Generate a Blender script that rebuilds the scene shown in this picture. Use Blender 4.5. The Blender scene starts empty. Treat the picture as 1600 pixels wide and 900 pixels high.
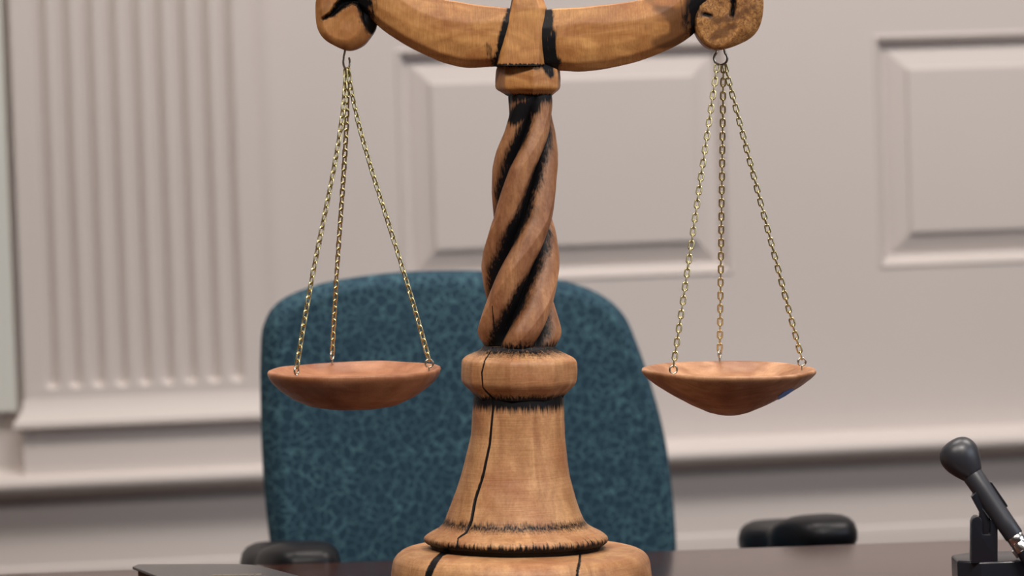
import bpy, math
import numpy as np

PI = math.pi
rng = np.random.default_rng(7)
scene = bpy.context.scene
COL = scene.collection

# ------------------------------------------------------------------ camera geometry
FPX = 5200.0                      # focal length in pixels of a 1600 px wide frame
CAM = np.array([0.0, 0.0, 1.25])
PITCH = math.atan((450 - 217) / FPX)
ROLL = 0.033
F = np.array([0, math.cos(PITCH), -math.sin(PITCH)])
R0 = np.array([1.0, 0, 0])
U0 = np.array([0, math.sin(PITCH), math.cos(PITCH)])
RV = math.cos(ROLL) * R0 - math.sin(ROLL) * U0
UV = math.sin(ROLL) * R0 + math.cos(ROLL) * U0


def ray(px, py):
    px = np.asarray(px, float); py = np.asarray(py, float)
    return F * FPX + (px - 800)[..., None] * RV - (py - 450)[..., None] * UV


def at_y(px, py, Y):
    d = ray(px, py)
    return CAM + d * ((Y - CAM[1]) / d[..., 1])[..., None]


def at_z(px, py, z):
    d = ray(px, py)
    return CAM + d * ((z - CAM[2]) / d[..., 2])[..., None]


def at_plane(px, py, p0, n):
    d = ray(px, py)
    t = np.dot(p0 - CAM, n) / (d @ n)
    return CAM + d * t[..., None]


def project(P):
    v = P - CAM
    k = FPX / (v @ F)
    return 800 + (v @ RV) * k, 450 - (v @ UV) * k


# ------------------------------------------------------------------ small numeric tools
def sm(a, b, x):
    t = np.clip((x - a) / (b - a), 0, 1)
    return t * t * (3 - 2 * t)


class Noise2:
    def __init__(self, seed, n=64):
        self.g = np.random.default_rng(seed).random((n, n)); self.n = n

    def __call__(self, x, y):
        x = np.asarray(x, float); y = np.asarray(y, float)
        xi = np.floor(x).astype(int); yi = np.floor(y).astype(int)
        fx = x - xi; fy = y - yi
        fx = fx * fx * (3 - 2 * fx); fy = fy * fy * (3 - 2 * fy)
        n = self.n; g = self.g
        a = g[xi % n, yi % n]; b = g[(xi + 1) % n, yi % n]
        c = g[xi % n, (yi + 1) % n]; d = g[(xi + 1) % n, (yi + 1) % n]
        return (a * (1 - fx) + b * fx) * (1 - fy) + (c * (1 - fx) + d * fx) * fy


N1, N2, N3 = Noise2(1), Noise2(2), Noise2(3)


def poly_dist(px, py, pts, widths=None):
    """distance from points to a polyline and the path width where it is nearest"""
    best = np.full(px.shape, 1e9); bw = np.zeros(px.shape)
    pts = np.array(pts, float)
    if widths is None:
        widths = np.ones(len(pts))
    for i in range(len(pts) - 1):
        a, b = pts[i], pts[i + 1]
        ab = b - a
        t = np.clip(((px - a[0]) * ab[0] + (py - a[1]) * ab[1]) / (ab @ ab), 0, 1)
        d = np.hypot(px - a[0] - t * ab[0], py - a[1] - t * ab[1])
        w = widths[i] * (1 - t) + widths[i + 1] * t
        k = d - w < best - bw
        best = np.where(k, d, best); bw = np.where(k, w, bw)
    return best, bw


def spline(pts, n):
    """Catmull-Rom through pts (open), n samples"""
    P = np.array(pts, float)
    P = np.vstack([2 * P[0] - P[1], P, 2 * P[-1] - P[-2]])
    m = len(P) - 3
    t = np.linspace(0, m - 1e-9, n)
    i = t.astype(int); f = (t - i)[:, None]
    p0, p1, p2, p3 = P[i], P[i + 1], P[i + 2], P[i + 3]
    return 0.5 * ((2 * p1) + (-p0 + p2) * f + (2 * p0 - 5 * p1 + 4 * p2 - p3) * f ** 2 + (-p0 + 3 * p1 - 3 * p2 + p3) * f ** 3)


def closed_spline(pts, n):
    P = np.array(pts, float); m = len(P)
    t = np.linspace(0, m, n, endpoint=False)
    i = t.astype(int); f = (t - i)[:, None]
    p0, p1, p2, p3 = P[(i - 1) % m], P[i % m], P[(i + 1) % m], P[(i + 2) % m]
    return 0.5 * ((2 * p1) + (-p0 + p2) * f + (2 * p0 - 5 * p1 + 4 * p2 - p3) * f ** 2 + (-p0 + 3 * p1 - 3 * p2 + p3) * f ** 3)


# ------------------------------------------------------------------ mesh linking
def origin_of(parent):
    o = np.zeros(3)
    while parent is not None:
        o += np.array(parent.location); parent = parent.parent
    return o


def link_mesh(name, V, faces, mat, parent=None, smooth=True, attrs=None, sharp=None, loc=None):
    """one mesh object; V are world coordinates"""
    V = np.asarray(V, float).reshape(-1, 3)
    base = origin_of(parent)
    if loc is None:
        loc = np.zeros(3) if parent is not None else np.array([V[:, 0].mean(), V[:, 1].mean(), V[:, 2].min()])
    else:
        loc = np.asarray(loc, float) - base
    L = V - base - loc
    me = bpy.data.meshes.new(name)
    if isinstance(faces, np.ndarray):
        fa = faces; nf, k = fa.shape
        me.vertices.add(len(L)); me.vertices.foreach_set('co', L.ravel())
        me.loops.add(nf * k); me.loops.foreach_set('vertex_index', fa.ravel().astype(np.int32))
        me.polygons.add(nf)
        me.polygons.foreach_set('loop_start', np.arange(0, nf * k, k, dtype=np.int32))
        me.update(calc_edges=True)
    else:
        me.from_pydata([tuple(v) for v in L], [], [tuple(int(i) for i in f) for f in faces])
    me.validate()
    me.polygons.foreach_set('use_smooth', np.full(len(me.polygons), smooth))
    if attrs:
        for an, arr in attrs.items():
            at = me.attributes.new(an, 'FLOAT', 'POINT')
            at.data.foreach_set('value', np.asarray(arr, np.float32).ravel())
    me.materials.append(mat)
    o = bpy.data.objects.new(name, me)
    COL.objects.link(o)
    o.location = loc
    o.parent = parent
    if smooth and sharp:
        try:
            me.set_sharp_from_angle(angle=math.radians(sharp))
        except Exception:
            pass
    return o


def thing(name, label, cat, loc, group=None):
    o = bpy.data.objects.new(name, None)
    o.empty_display_size = 0.05
    COL.objects.link(o); o.location = loc
    return tag(o, label, cat, group)


def tag(o, label, cat, group=None, kind='thing'):
    o['label'] = label; o['category'] = cat; o['kind'] = kind
    if group:
        o['group'] = group
    return o


def structure(o):
    o['kind'] = 'structure'; return o


def grid_faces(nr, nc, wrap=True, off=0, flip=False):
    r = np.arange(nr - 1)[:, None]; c = np.arange(nc if wrap else nc - 1)[None, :]
    c2 = (c + 1) % nc
    a = r * nc + c; b = r * nc + c2; d = (r + 1) * nc + c; e = (r + 1) * nc + c2
    f = np.stack([a, d, e, b], -1).reshape(-1, 4) + off
    return f[:, ::-1].copy() if flip else f


class MB:
    """collects shapes (world coordinates) into ONE mesh"""
    def __init__(self):
        self.V = []; self.Fa = []; self.n = 0

    def add(self, V, faces):
        V = np.asarray(V, float).reshape(-1, 3)
        self.V.append(V)
        self.Fa += [tuple(int(i) + self.n for i in f) for f in faces]
        self.n += len(V); return self

    def box(self, c, h, ax=None, bevel=0.0):
        """box with bevelled edges; ax = rows of axes"""
        c = np.asarray(c, float); h = np.asarray(h, float)
        ax = np.eye(3) if ax is None else np.asarray(ax, float)
        if bevel <= 0:
            s = np.array([[x, y, z] for x in (-1, 1) for y in (-1, 1) for z in (-1, 1)], float) * h
            f = [(0, 1, 3, 2), (4, 6, 7, 5), (0, 4, 5, 1), (2, 3, 7, 6), (0, 2, 6, 4), (1, 5, 7, 3)]
            return self.add(c + s @ ax, f)
        b = min(bevel, h.min() * 0.95)
        # rounded box: a cube-sphere style grid
        m = 4
        q = [(-1.0, a) for a in np.linspace(-1, 0, m + 1)] + [(1.0, a) for a in np.linspace(0, 1, m + 1)]
        vid = {}; V = []; Fq = []

        def vert(p):
            k = tuple(np.round(p, 9))
            if k not in vid:
                vid[k] = len(V); V.append(p)
            return vid[k]
        for axis in range(3):
            for sgn in (-1, 1):
                a1, a2 = [i for i in range(3) if i != axis]
                g = []
                for (s1, t1) in q:
                    row = []
                    for (s2, t2) in q:
                        d = np.zeros(3)
                        d[axis] = sgn; d[a1] = math.tan(t1 * PI / 4); d[a2] = math.tan(t2 * PI / 4)
                        d /= np.linalg.norm(d)
                        core = np.zeros(3)
                        core[axis] = sgn * (h[axis] - b); core[a1] = s1 * (h[a1] - b); core[a2] = s2 * (h[a2] - b)
                        row.append(vert(core + d * b))
                    g.append(row)
                for i in range(len(q) - 1):
                    for j in range(len(q) - 1):
                        f = (g[i][j], g[i + 1][j], g[i + 1][j + 1], g[i][j + 1])
                        if len(set(f)) < 3:
                            continue
                        up = (sgn > 0) ^ (axis == 1)
                        Fq.append(f if up else f[::-1])
        return self.add(c + np.array(V) @ ax, Fq)

    def tube(self, path, rad, n=12, cap=True, closed=False):
        P = np.asarray(path, float); m = len(P)
        rad = np.broadcast_to(np.asarray(rad, float), (m,))
        T = np.roll(P, -1, 0) - np.roll(P, 1, 0) if closed else np.gradient(P, axis=0)
        T /= np.linalg.norm(T, axis=1)[:, None]
        ref = np.array([0, 0, 1.0]) if abs(T[0, 2]) < 0.9 else np.array([1.0, 0, 0])
        nrm = np.cross(T[0], ref); nrm /= np.linalg.norm(nrm)
        rows = []
        a = np.linspace(0, 2 * PI, n, endpoint=False)
        for i in range(m):
            nrm = nrm - T[i] * (nrm @ T[i]); nrm /= np.linalg.norm(nrm)
            bn = np.cross(T[i], nrm)
            rows.append(P[i] + rad[i] * (np.cos(a)[:, None] * nrm + np.sin(a)[:, None] * bn))
        V = np.concatenate(rows)
        f = [tuple(x) for x in grid_faces(m, n, True, flip=True)]
        if closed:
            o = (m - 1) * n
            f += [(o + j, o + (j + 1) % n, (j + 1) % n, j) for j in range(n)]
        elif cap:
            f += [tuple(range(n))[::-1], tuple(range((m - 1) * n, m * n))]
        return self.add(V, f)

    def lathe(self, base, axis, prof, n=32, side=None):
        """prof: (t along axis, radius)"""
        axis = np.asarray(axis, float); axis /= np.linalg.norm(axis)
        s = np.cross(axis, [0, 1, 0]) if side is None else np.asarray(side, float)
        s /= np.linalg.norm(s); q = np.cross(axis, s)
        a = np.linspace(0, 2 * PI, n, endpoint=False)
        rows = [np.asarray(base) + axis * t + r * (np.cos(a)[:, None] * s + np.sin(a)[:, None] * q) for t, r in prof]
        f = [tuple(x) for x in grid_faces(len(prof), n, True, flip=True)]
        f += [tuple(range(n))[::-1], tuple(range((len(prof) - 1) * n, len(prof) * n))]
        return self.add(np.concatenate(rows), f)

    def extrude(self, outline, d0, d1, org, eu, ev, en, bevel=0.0, steps=3):
        """closed outline (u,v) swept along en from d0 to d1, rounded edges of size bevel"""
        O = np.asarray(outline, float); n = len(O)
        cen = O.mean(0)
        rows = []
        nv = np.roll(O, -1, 0) - np.roll(O, 1, 0)
        nv = np.stack([nv[:, 1], -nv[:, 0]], 1); nv /= np.linalg.norm(nv, axis=1)[:, None] + 1e-12
        if ((O - cen) * nv).sum() < 0:
            nv = -nv
        lay = []
        sg = 1 if d1 > d0 else -1
        if bevel > 0:
            for k in range(steps + 1):
                a = k / steps * PI / 2
                lay.append((bevel * (1 - math.sin(a)), d0 + sg * bevel * (1 - math.cos(a))))
            for k in range(steps + 1):
                a = k / steps * PI / 2
                lay.append((bevel * (1 - math.cos(a)), d1 - sg * bevel * (1 - math.sin(a))))
        else:
            lay = [(0, d0), (0, d1)]
        for ins, d in lay:
            Q = O - nv * ins
            rows.append(np.asarray(org) + Q[:, :1] * np.asarray(eu) + Q[:, 1:] * np.asarray(ev) + d * np.asarray(en))
        m = len(rows)
        f = [tuple(x) for x in grid_faces(m, n, True)]
        f += [tuple(range(n)), tuple(range((m - 1) * n, m * n))[::-1]]
        return self.add(np.concatenate(rows), f)

    def build(self, name, mat, parent=None, smooth=True, sharp=40, loc=None):
        o = link_mesh(name, np.concatenate(self.V), self.Fa, mat, parent, smooth, None, None, loc)
        import bmesh
        bm = bmesh.new(); bm.from_mesh(o.data)
        bmesh.ops.recalc_face_normals(bm, faces=bm.faces[:])
        bm.to_mesh(o.data); bm.free()
        if smooth and sharp:
            o.data.set_sharp_from_angle(angle=math.radians(sharp))
        return o


# ------------------------------------------------------------------ materials
def new_mat(name):
    m = bpy.data.materials.new(name); m.use_nodes = True
    nt = m.node_tree
    return m, nt, nt.nodes['Principled BSDF']


def simple(name, col, rough, metallic=0.0, spec=0.5, noise=0.0, nscale=60, bump=0.0, bscale=200):
    m, nt, b = new_mat(name)
    b.inputs['Base Color'].default_value = (*col, 1)
    b.inputs['Roughness'].default_value = rough
    b.inputs['Metallic'].default_value = metallic
    b.inputs['Specular IOR Level'].default_value = spec
    tc = nt.nodes.new('ShaderNodeTexCoord')
    if noise:
        n = nt.nodes.new('ShaderNodeTexNoise'); n.inputs['Scale'].default_value = nscale; n.inputs['Detail'].default_value = 4
        nt.links.new(tc.outputs['Object'], n.inputs['Vector'])
        mx = nt.nodes.new('ShaderNodeMix'); mx.data_type = 'RGBA'
        mx.inputs[6].default_value = (*[c * (1 - noise) for c in col], 1)
        mx.inputs[7].default_value = (*[min(1, c * (1 + noise)) for c in col], 1)
        nt.links.new(n.outputs['Fac'], mx.inputs[0]); nt.links.new(mx.outputs[2], b.inputs['Base Color'])
    if bump:
        n = nt.nodes.new('ShaderNodeTexNoise'); n.inputs['Scale'].default_value = bscale; n.inputs['Detail'].default_value = 3
        nt.links.new(tc.outputs['Object'], n.inputs['Vector'])
        bp = nt.nodes.new('ShaderNodeBump'); bp.inputs['Strength'].default_value = bump; bp.inputs['Distance'].default_value = 0.001
        nt.links.new(n.outputs['Fac'], bp.inputs['Height']); nt.links.new(bp.outputs['Normal'], b.inputs['Normal'])
    return m


def carved_wood(name, dark, light, grain=(60, 60, 6), hatch=(20, 20, 900), burl=0.0, fibre=(700, 700, 60), rough=0.5, blotch_col=None, brush=(500, 500, 45)):
    """hand-carved oiled wood; the mesh attribute 'char' is where it was scorched with a torch"""
    m, nt, b = new_mat(name)
    L = nt.links; N = nt.nodes.new
    tc = N('ShaderNodeTexCoord')

    def mapped(scale):
        mp = N('ShaderNodeMapping'); mp.inputs['Scale'].default_value = scale
        L.new(tc.outputs['Object'], mp.inputs['Vector']); return mp.outputs['Vector']

    def noise(vec, detail=4, dist=0.0, rgh=0.55):
        n = N('ShaderNodeTexNoise'); n.inputs['Scale'].default_value = 1; n.inputs['Detail'].default_value = detail
        n.inputs['Distortion'].default_value = dist; n.inputs['Roughness'].default_value = rgh
        L.new(vec, n.inputs['Vector']); return n.outputs['Fac']

    def ramp(fac, p0, p1, c0=(0, 0, 0), c1=(1, 1, 1)):
        r = N('ShaderNodeValToRGB'); r.color_ramp.elements[0].position = p0; r.color_ramp.elements[1].position = p1
        r.color_ramp.elements[0].color = (*c0, 1); r.color_ramp.elements[1].color = (*c1, 1)
        L.new(fac, r.inputs[0]); return r.outputs['Color']

    def mix(fac, a, bb, mode='MIX'):
        x = N('ShaderNodeMix'); x.data_type = 'RGBA'; x.blend_type = mode
        if isinstance(fac, (int, float)):
            x.inputs[0].default_value = fac
        else:
            L.new(fac, x.inputs[0])
        for s, v in ((6, a), (7, bb)):
            if isinstance(v, tuple):
                x.inputs[s].default_value = (*v, 1)
            else:
                L.new(v, x.inputs[s])
        return x.outputs[2]
    g1 = noise(mapped(grain), 5, 1.2)
    base = ramp(g1, 0.33, 0.68, dark, light)
    bl = ramp(noise(mapped((22, 22, 14)), 3, 0.6), 0.45, 0.75)
    base = mix(bl, base, blotch_col or (dark[0] * 0.72, dark[1] * 0.6, dark[2] * 0.55), 'MIX')
    h = noise(mapped(hatch), 2)
    base = mix(0.30, base, ramp(h, 0.3, 0.62, (0.50, 0.33, 0.20), (1.0, 1.0, 1.0)), 'MULTIPLY')
    fib = noise(mapped(fibre), 2)
    base = mix(0.22, base, ramp(fib, 0.35, 0.6, (0.4, 0.35, 0.3), (1, 1, 1)), 'MULTIPLY')
    if burl:
        bu = noise(mapped((130, 130, 130)), 6, 2.5, 0.7)
        base = mix(burl, base, ramp(bu, 0.36, 0.64, (0.09, 0.030, 0.010), (0.62, 0.31, 0.095)))
    at = N('ShaderNodeAttribute'); at.attribute_name = 'char'
    st = noise(mapped(brush), 4)
    ma = N('ShaderNodeMath'); ma.operation = 'MULTIPLY_ADD'
    L.new(st, ma.inputs[0]); ma.inputs[1].default_value = 1.3; ma.inputs[2].default_value = -0.65
    ad = N('ShaderNodeMath'); ad.operation = 'ADD'
    L.new(at.outputs['Fac'], ad.inputs[0]); L.new(ma.outputs[0], ad.inputs[1])
    cf = ramp(ad.outputs[0], 0.18, 0.80)
    at2 = N('ShaderNodeAttribute'); at2.attribute_name = 'stain_shade'  # brown wood stains, and the groove shade painted on the stem
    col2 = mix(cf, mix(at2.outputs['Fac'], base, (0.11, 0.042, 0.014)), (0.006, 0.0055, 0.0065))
    L.new(col2, b.inputs['Base Color'])
    b.inputs['Roughness'].default_value = rough
    sp = N('ShaderNodeMath'); sp.operation = 'MULTIPLY_ADD'; L.new(cf, sp.inputs[0]); sp.inputs[1].default_value = -0.22; sp.inputs[2].default_value = 0.40
    L.new(sp.outputs[0], b.inputs['Specular IOR Level'])
    bp = N('ShaderNodeBump'); bp.inputs['Strength'].default_value = 0.28; bp.inputs['Distance'].default_value = 0.0006
    L.new(h, bp.inputs['Height'])
    bp2 = N('ShaderNodeBump'); bp2.inputs['Strength'].default_value = 0.3; bp2.inputs['Distance'].default_value = 0.0012
    L.new(g1, bp2.inputs['Height']); L.new(bp.outputs['Normal'], bp2.inputs['Normal'])
    L.new(bp2.outputs['Normal'], b.inputs['Normal'])
    return m


W_BASE = carved_wood('carved_wood_base', (0.38, 0.185, 0.080), (0.60, 0.335, 0.155), (45, 45, 9), (30, 30, 950), fibre=(400, 400, 300), blotch_col=(0.36, 0.150, 0.065))
W_STEM = carved_wood('carved_wood_stem', (0.27, 0.115, 0.052), (0.50, 0.25, 0.115), (50, 50, 12), (260, 260, 260))
W_BEAM = carved_wood('carved_wood_beam', (0.41, 0.165, 0.048), (0.68, 0.345, 0.118), (14, 40, 40), (900, 30, 60), blotch_col=(0.33, 0.115, 0.030))
W_BURL = carved_wood('carved_wood_burl', (0.32, 0.135, 0.045), (0.48, 0.24, 0.09), (40, 40, 40), (120, 120, 120), burl=0.7)
W_SCROLL = carved_wood('carved_wood_scroll', (0.38, 0.155, 0.045), (0.50, 0.235, 0.08), (30, 30, 30), (90, 90, 90))
W_PANL = carved_wood('turned_wood_red', (0.33, 0.135, 0.062), (0.46, 0.215, 0.110), (12, 40, 40), (60, 60, 60), rough=0.45)
W_PANR = carved_wood('turned_wood_pale', (0.34, 0.160, 0.075), (0.56, 0.310, 0.170), (9, 70, 70), (60, 60, 60), rough=0.45)
BRASS = simple('aged_brass', (0.64, 0.56, 0.30), 0.30, 1.0, noise=0.25, nscale=300)
STEEL = simple('dull_steel_wire', (0.50, 0.48, 0.40), 0.28, 1.0, noise=0.2, nscale=300)
PAINT = simple('cream_wall_paint', (0.72, 0.655, 0.625), 0.55, spec=0.25, noise=0.015, nscale=6, bump=0.04, bscale=90)
CEIL = simple('grey_ceiling_tile', (0.5, 0.48, 0.46), 0.8)
PANELLING = simple('oak_panelling', (0.10, 0.055, 0.032), 0.5, noise=0.2, nscale=8)
CARPET = simple('brown_carpet', (0.035, 0.022, 0.017), 0.95, noise=0.2, nscale=150, bump=0.3, bscale=300)
RUBBER = simple('black_moulded_plastic', (0.007, 0.007, 0.009), 0.40, spec=0.22, bump=0.08, bscale=500)
MICBLK = simple('satin_black_metal', (0.022, 0.023, 0.029), 0.40, spec=0.55, noise=0.1, nscale=200, bump=0.05, bscale=1500)
CLIPBLK = simple('glossy_black_plastic', (0.012, 0.013, 0.018), 0.25, spec=0.5)
CHROME = simple('brushed_nickel', (0.72, 0.71, 0.70), 0.22, 1.0)
LEATHER = simple('black_book_leather', (0.075, 0.068, 0.068), 0.33, spec=0.6, bump=0.25, bscale=900)
PAGES = simple('brown_page_edges', (0.10, 0.045, 0.022), 0.7, noise=0.3, nscale=400)
GILT = simple('gilt_stamping', (0.30, 0.26, 0.20), 0.4, 0.6)
BLUE = simple('blue_felt_pad', (0.10, 0.32, 0.85), 0.6)
STICK = simple('black_pad_edge', (0.012, 0.012, 0.014), 0.6)


def table_wood():
    m, nt, b = new_mat('polished_mahogany')
    L = nt.links; N = nt.nodes.new
    tc = N('ShaderNodeTexCoord'); mp = N('ShaderNodeMapping'); mp.inputs['Scale'].default_value = (3, 60, 60)
    L.new(tc.outputs['Object'], mp.inputs['Vector'])
    n = N('ShaderNodeTexNoise'); n.inputs['Scale'].default_value = 1; n.inputs['Detail'].default_value = 5; n.inputs['Distortion'].default_value = 0.8
    L.new(mp.outputs['Vector'], n.inputs['Vector'])
    r = N('ShaderNodeValToRGB'); r.color_ramp.elements[0].position = 0.35; r.color_ramp.elements[1].position = 0.7
    r.color_ramp.elements[0].color = (0.028, 0.009, 0.006, 1); r.color_ramp.elements[1].color = (0.060, 0.020, 0.012, 1)
    L.new(n.outputs['Fac'], r.inputs[0]); L.new(r.outputs['Color'], b.inputs['Base Color'])
    b.inputs['Roughness'].default_value = 0.15
    b.inputs['Specular IOR Level'].default_value = 0.36
    return m


TABLE = table_wood()


def crackle_fabric():
    m, nt, b = new_mat('teal_crackle_upholstery')
    L = nt.links; N = nt.nodes.new
    tc = N('ShaderNodeTexCoord')
    n = N('ShaderNodeTexNoise'); n.inputs['Scale'].default_value = 55; n.inputs['Detail'].default_value = 3
    L.new(tc.outputs['Object'], n.inputs['Vector'])
    va = N('ShaderNodeVectorMath'); va.operation = 'SCALE'; va.inputs['Scale'].default_value = 0.020
    L.new(n.outputs['Color'], va.inputs[0])
    vb = N('ShaderNodeVectorMath'); vb.operation = 'ADD'
    L.new(tc.outputs['Object'], vb.inputs[0]); L.new(va.outputs[0], vb.inputs[1])
    v = N('ShaderNodeTexVoronoi'); v.feature = 'DISTANCE_TO_EDGE'; v.inputs['Scale'].default_value = 74
    L.new(vb.outputs[0], v.inputs['Vector'])
    r = N('ShaderNodeValToRGB'); r.color_ramp.elements[0].position = 0.005; r.color_ramp.elements[1].position = 0.085
    r.color_ramp.elements[0].color = (1, 1, 1, 1); r.color_ramp.elements[1].color = (0, 0, 0, 1)
    L.new(v.outputs['Distance'], r.inputs[0])
    n2 = N('ShaderNodeTexNoise'); n2.inputs['Scale'].default_value = 40; n2.inputs['Detail'].default_value = 2
    L.new(tc.outputs['Object'], n2.inputs['Vector'])
    mm = N('ShaderNodeMath'); mm.operation = 'MULTIPLY'; L.new(r.outputs['Color'], mm.inputs[0]); L.new(n2.outputs['Fac'], mm.inputs[1])
    m2 = N('ShaderNodeMath'); m2.operation = 'MULTIPLY'; m2.inputs[1].default_value = 1.7; m2.use_clamp = True
    L.new(mm.outputs[0], m2.inputs[0])
    mx = N('ShaderNodeMix'); mx.data_type = 'RGBA'
    mx.inputs[6].default_value = (0.019, 0.048, 0.073, 1); mx.inputs[7].default_value = (0.074, 0.158, 0.190, 1)
    L.new(m2.outputs[0], mx.inputs[0])
    L.new(mx.outputs[2], b.inputs['Base Color'])
    b.inputs['Roughness'].default_value = 0.85; b.inputs['Specular IOR Level'].default_value = 0.2
    bp = N('ShaderNodeBump'); bp.inputs['Strength'].default_value = 0.15; bp.inputs['Distance'].default_value = 0.001
    L.new(m2.outputs[0], bp.inputs['Height']); L.new(bp.outputs['Normal'], b.inputs['Normal'])
    return m


FABRIC = crackle_fabric()

# ------------------------------------------------------------------ camera
cam = bpy.data.cameras.new('camera'); camo = bpy.data.objects.new('camera', cam); COL.objects.link(camo)
cam.sensor_width = 36.0; cam.lens = FPX / 1600 * 36.0
from mathutils import Matrix
camo.matrix_world = Matrix(((RV[0], UV[0], -F[0], CAM[0]), (RV[1], UV[1], -F[1], CAM[1]), (RV[2], UV[2], -F[2], CAM[2]), (0, 0, 0, 1)))
scene.camera = camo
DS = 3.64                                   # distance of the balance scale
cam.dof.use_dof = True; cam.dof.focus_distance = 3.60; cam.dof.aperture_fstop = 4.2
cam.clip_start = 0.05

# ------------------------------------------------------------------ the room
WY = math.radians(7.0)
WP0 = at_y(800., 450., 5.6)
WU = np.array([math.cos(WY), math.sin(WY), 0]); WN = np.array([math.sin(WY), -math.cos(WY), 0]); WZ = np.array([0, 0, 1.0])
WO = np.array([WP0[0], WP0[1], 0.0])


def wuz(px, py):
    p = at_plane(np.float64(px), np.float64(py), WP0, WN)
    return float((p - WO) @ WU), float(p[2])


def WW(u, z, w=0.0):
    u = np.asarray(u, float); z = np.asarray(z, float); w = np.asarray(w, float)
    u, z, w = np.broadcast_arrays(u, z, w)
    return WO + u[..., None] * WU + z[..., None] * WZ + w[..., None] * WN


wpx = 5.6 / FPX
UL, UR = -3.35, 3.35
ZC = 3.0


def panel_loops(mb, u1, u2, z1, z2):
    loops = [(0, 0), (0.005, 0.003), (0.009, 0.001), (0.014, -0.010), (0.020, -0.016), (0.024, -0.017),
             (0.058, -0.004), (0.060, 0.000), (0.063, 0.001)]
    rows = []
    for d, w in loops:
        rows.append(WW([u1 + d, u2 - d, u2 - d, u1 + d], [z1 + d, z1 + d, z2 - d, z2 - d], w))
    V = np.concatenate(rows)
    f = [tuple(x) for x in grid_faces(len(loops), 4, True)] + [tuple(range((len(loops) - 1) * 4, len(loops) * 4))]
    mb.add(V, f)


u_m1 = wuz(621, 260)[0]; u_m2 = wuz(1141, 250)[0]
u_r1 = wuz(1367, 240)[0]; u_r2 = u_r1 + (u_m2 - u_m1)
z_t = 0.5 * (wuz(860, 74)[1] + wuz(1450, 47)[1]); z_b = 0.5 * (wuz(900, 433)[1] + wuz(1470, 423)[1])
z_rail = wuz(1300, 683)[1]                   # ledge nose
z_rail2 = wuz(200, 742)[1]
z_rail = 0.5 * (z_rail + z_rail2)
z_low = z_rail - 0.07

wb = MB()


def wquad(u1, u2, z1, z2):
    wb.add(WW([u1, u2, u2, u1], [z1, z1, z2, z2]), [(0, 1, 2, 3)])


us = [UL, u_m1, u_m2, u_r1, u_r2, UR]
zt2 = z_t + 0.125; z_t3 = 2.75
for i in range(5):
    if i in (1, 3):
        wquad(us[i], us[i + 1], 0, z_b); panel_loops(wb, us[i], us[i + 1], z_b, z_t)
        wquad(us[i], us[i + 1], z_t, zt2); panel_loops(wb, us[i], us[i + 1], zt2, z_t3)
        wquad(us[i], us[i + 1], z_t3, ZC)
    else:
        wquad(us[i], us[i + 1], 0, ZC)
structure(wb.build('wall_back', PAINT, None, True, 12, loc=WO))

# chair rail: a ledge with a cove under it, running the whole wall
prof = [(0.0, 0.014), (0.003, 0.013), (0.006, 0.007), (0.042, 0.003), (0.050, 0.000), (0.054, -0.006), (0.0545, -0.012),
        (0.052, -0.018), (0.047, -0.023), (0.039, -0.026), (0.026, -0.029), (0.012, -0.032), (0.006, -0.036), (0.0, -0.038)]
V = np.concatenate([WW([UL, UR], z_rail + dz, w) for w, dz in prof])
m = len(prof)
mb = MB().add(V, [(2 * i, 2 * i + 1, 2 * i + 3, 2 * i + 2) for i in range(m - 1)] + [tuple(range(0, 2 * m, 2)), tuple(range(1, 2 * m, 2))])
structure(mb.build('trim_1', PAINT, None, True, 35))

# lower panel moulding just above the desk line
z_pm = 0.5 * (wuz(1450, 824)[1] + wuz(100, 884)[1])
prof = [(0.0, 0.004), (0.002, 0.002), (0.003, -0.004), (0.003, -0.012), (0.003, -0.03), (0.0, -0.031)]
V = np.concatenate([WW([UL, UR], z_pm + dz, w) for w, dz in prof]); m = len(prof)
mb = MB().add(V, [(2 * i, 2 * i + 1, 2 * i + 3, 2 * i + 2) for i in range(m - 1)] + [tuple(range(0, 2 * m, 2)), tuple(range(1, 2 * m, 2))])
structure(mb.build('trim_2', PAINT, None, True, 35))

# fluted pilaster
pl_l = wuz(26, 290)[0]; pl_r = wuz(399, 290)[0]
f0 = wuz(71, 290)[0]; fs = (wuz(359, 290)[0] - f0) / 8; fr = fs * 0.33
z_fe = wuz(220, 601)[1] + fr; z_pb = z_rail + 0.02
uu = np.unique(np.concatenate([[pl_l, pl_r]] + [np.linspace(f0 + k * fs - fr, f0 + k * fs + fr, 17) for k in range(9)]))
zz = np.concatenate([[z_pb], np.linspace(z_fe - fr * 1.02, z_fe, 14), [z_fe + 0.3, ZC]])
UU, ZZ = np.meshgrid(uu, zz)
dep = np.zeros_like(UU)
for k in range(9):
    d = np.hypot(UU - (f0 + k * fs), np.minimum(ZZ - z_fe, 0))
    dep = np.maximum(dep, np.sqrt(np.maximum(fr ** 2 - d ** 2, 0)) * 1.25)
PW = 0.026
V = WW(UU, ZZ, PW - dep).reshape(-1, 3)
fa = [tuple(x) for x in grid_faces(len(zz), len(uu), False)]
mb = MB().add(V, fa)
for ue in (pl_l, pl_r):                      # side returns
    mb.add(WW([ue, ue, ue, ue], [z_pb, z_pb, ZC, ZC], [0, PW, PW, 0]), [(0, 1, 2, 3)])
structure(mb.build('trim_3', PAINT, None, True, 50))
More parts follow.
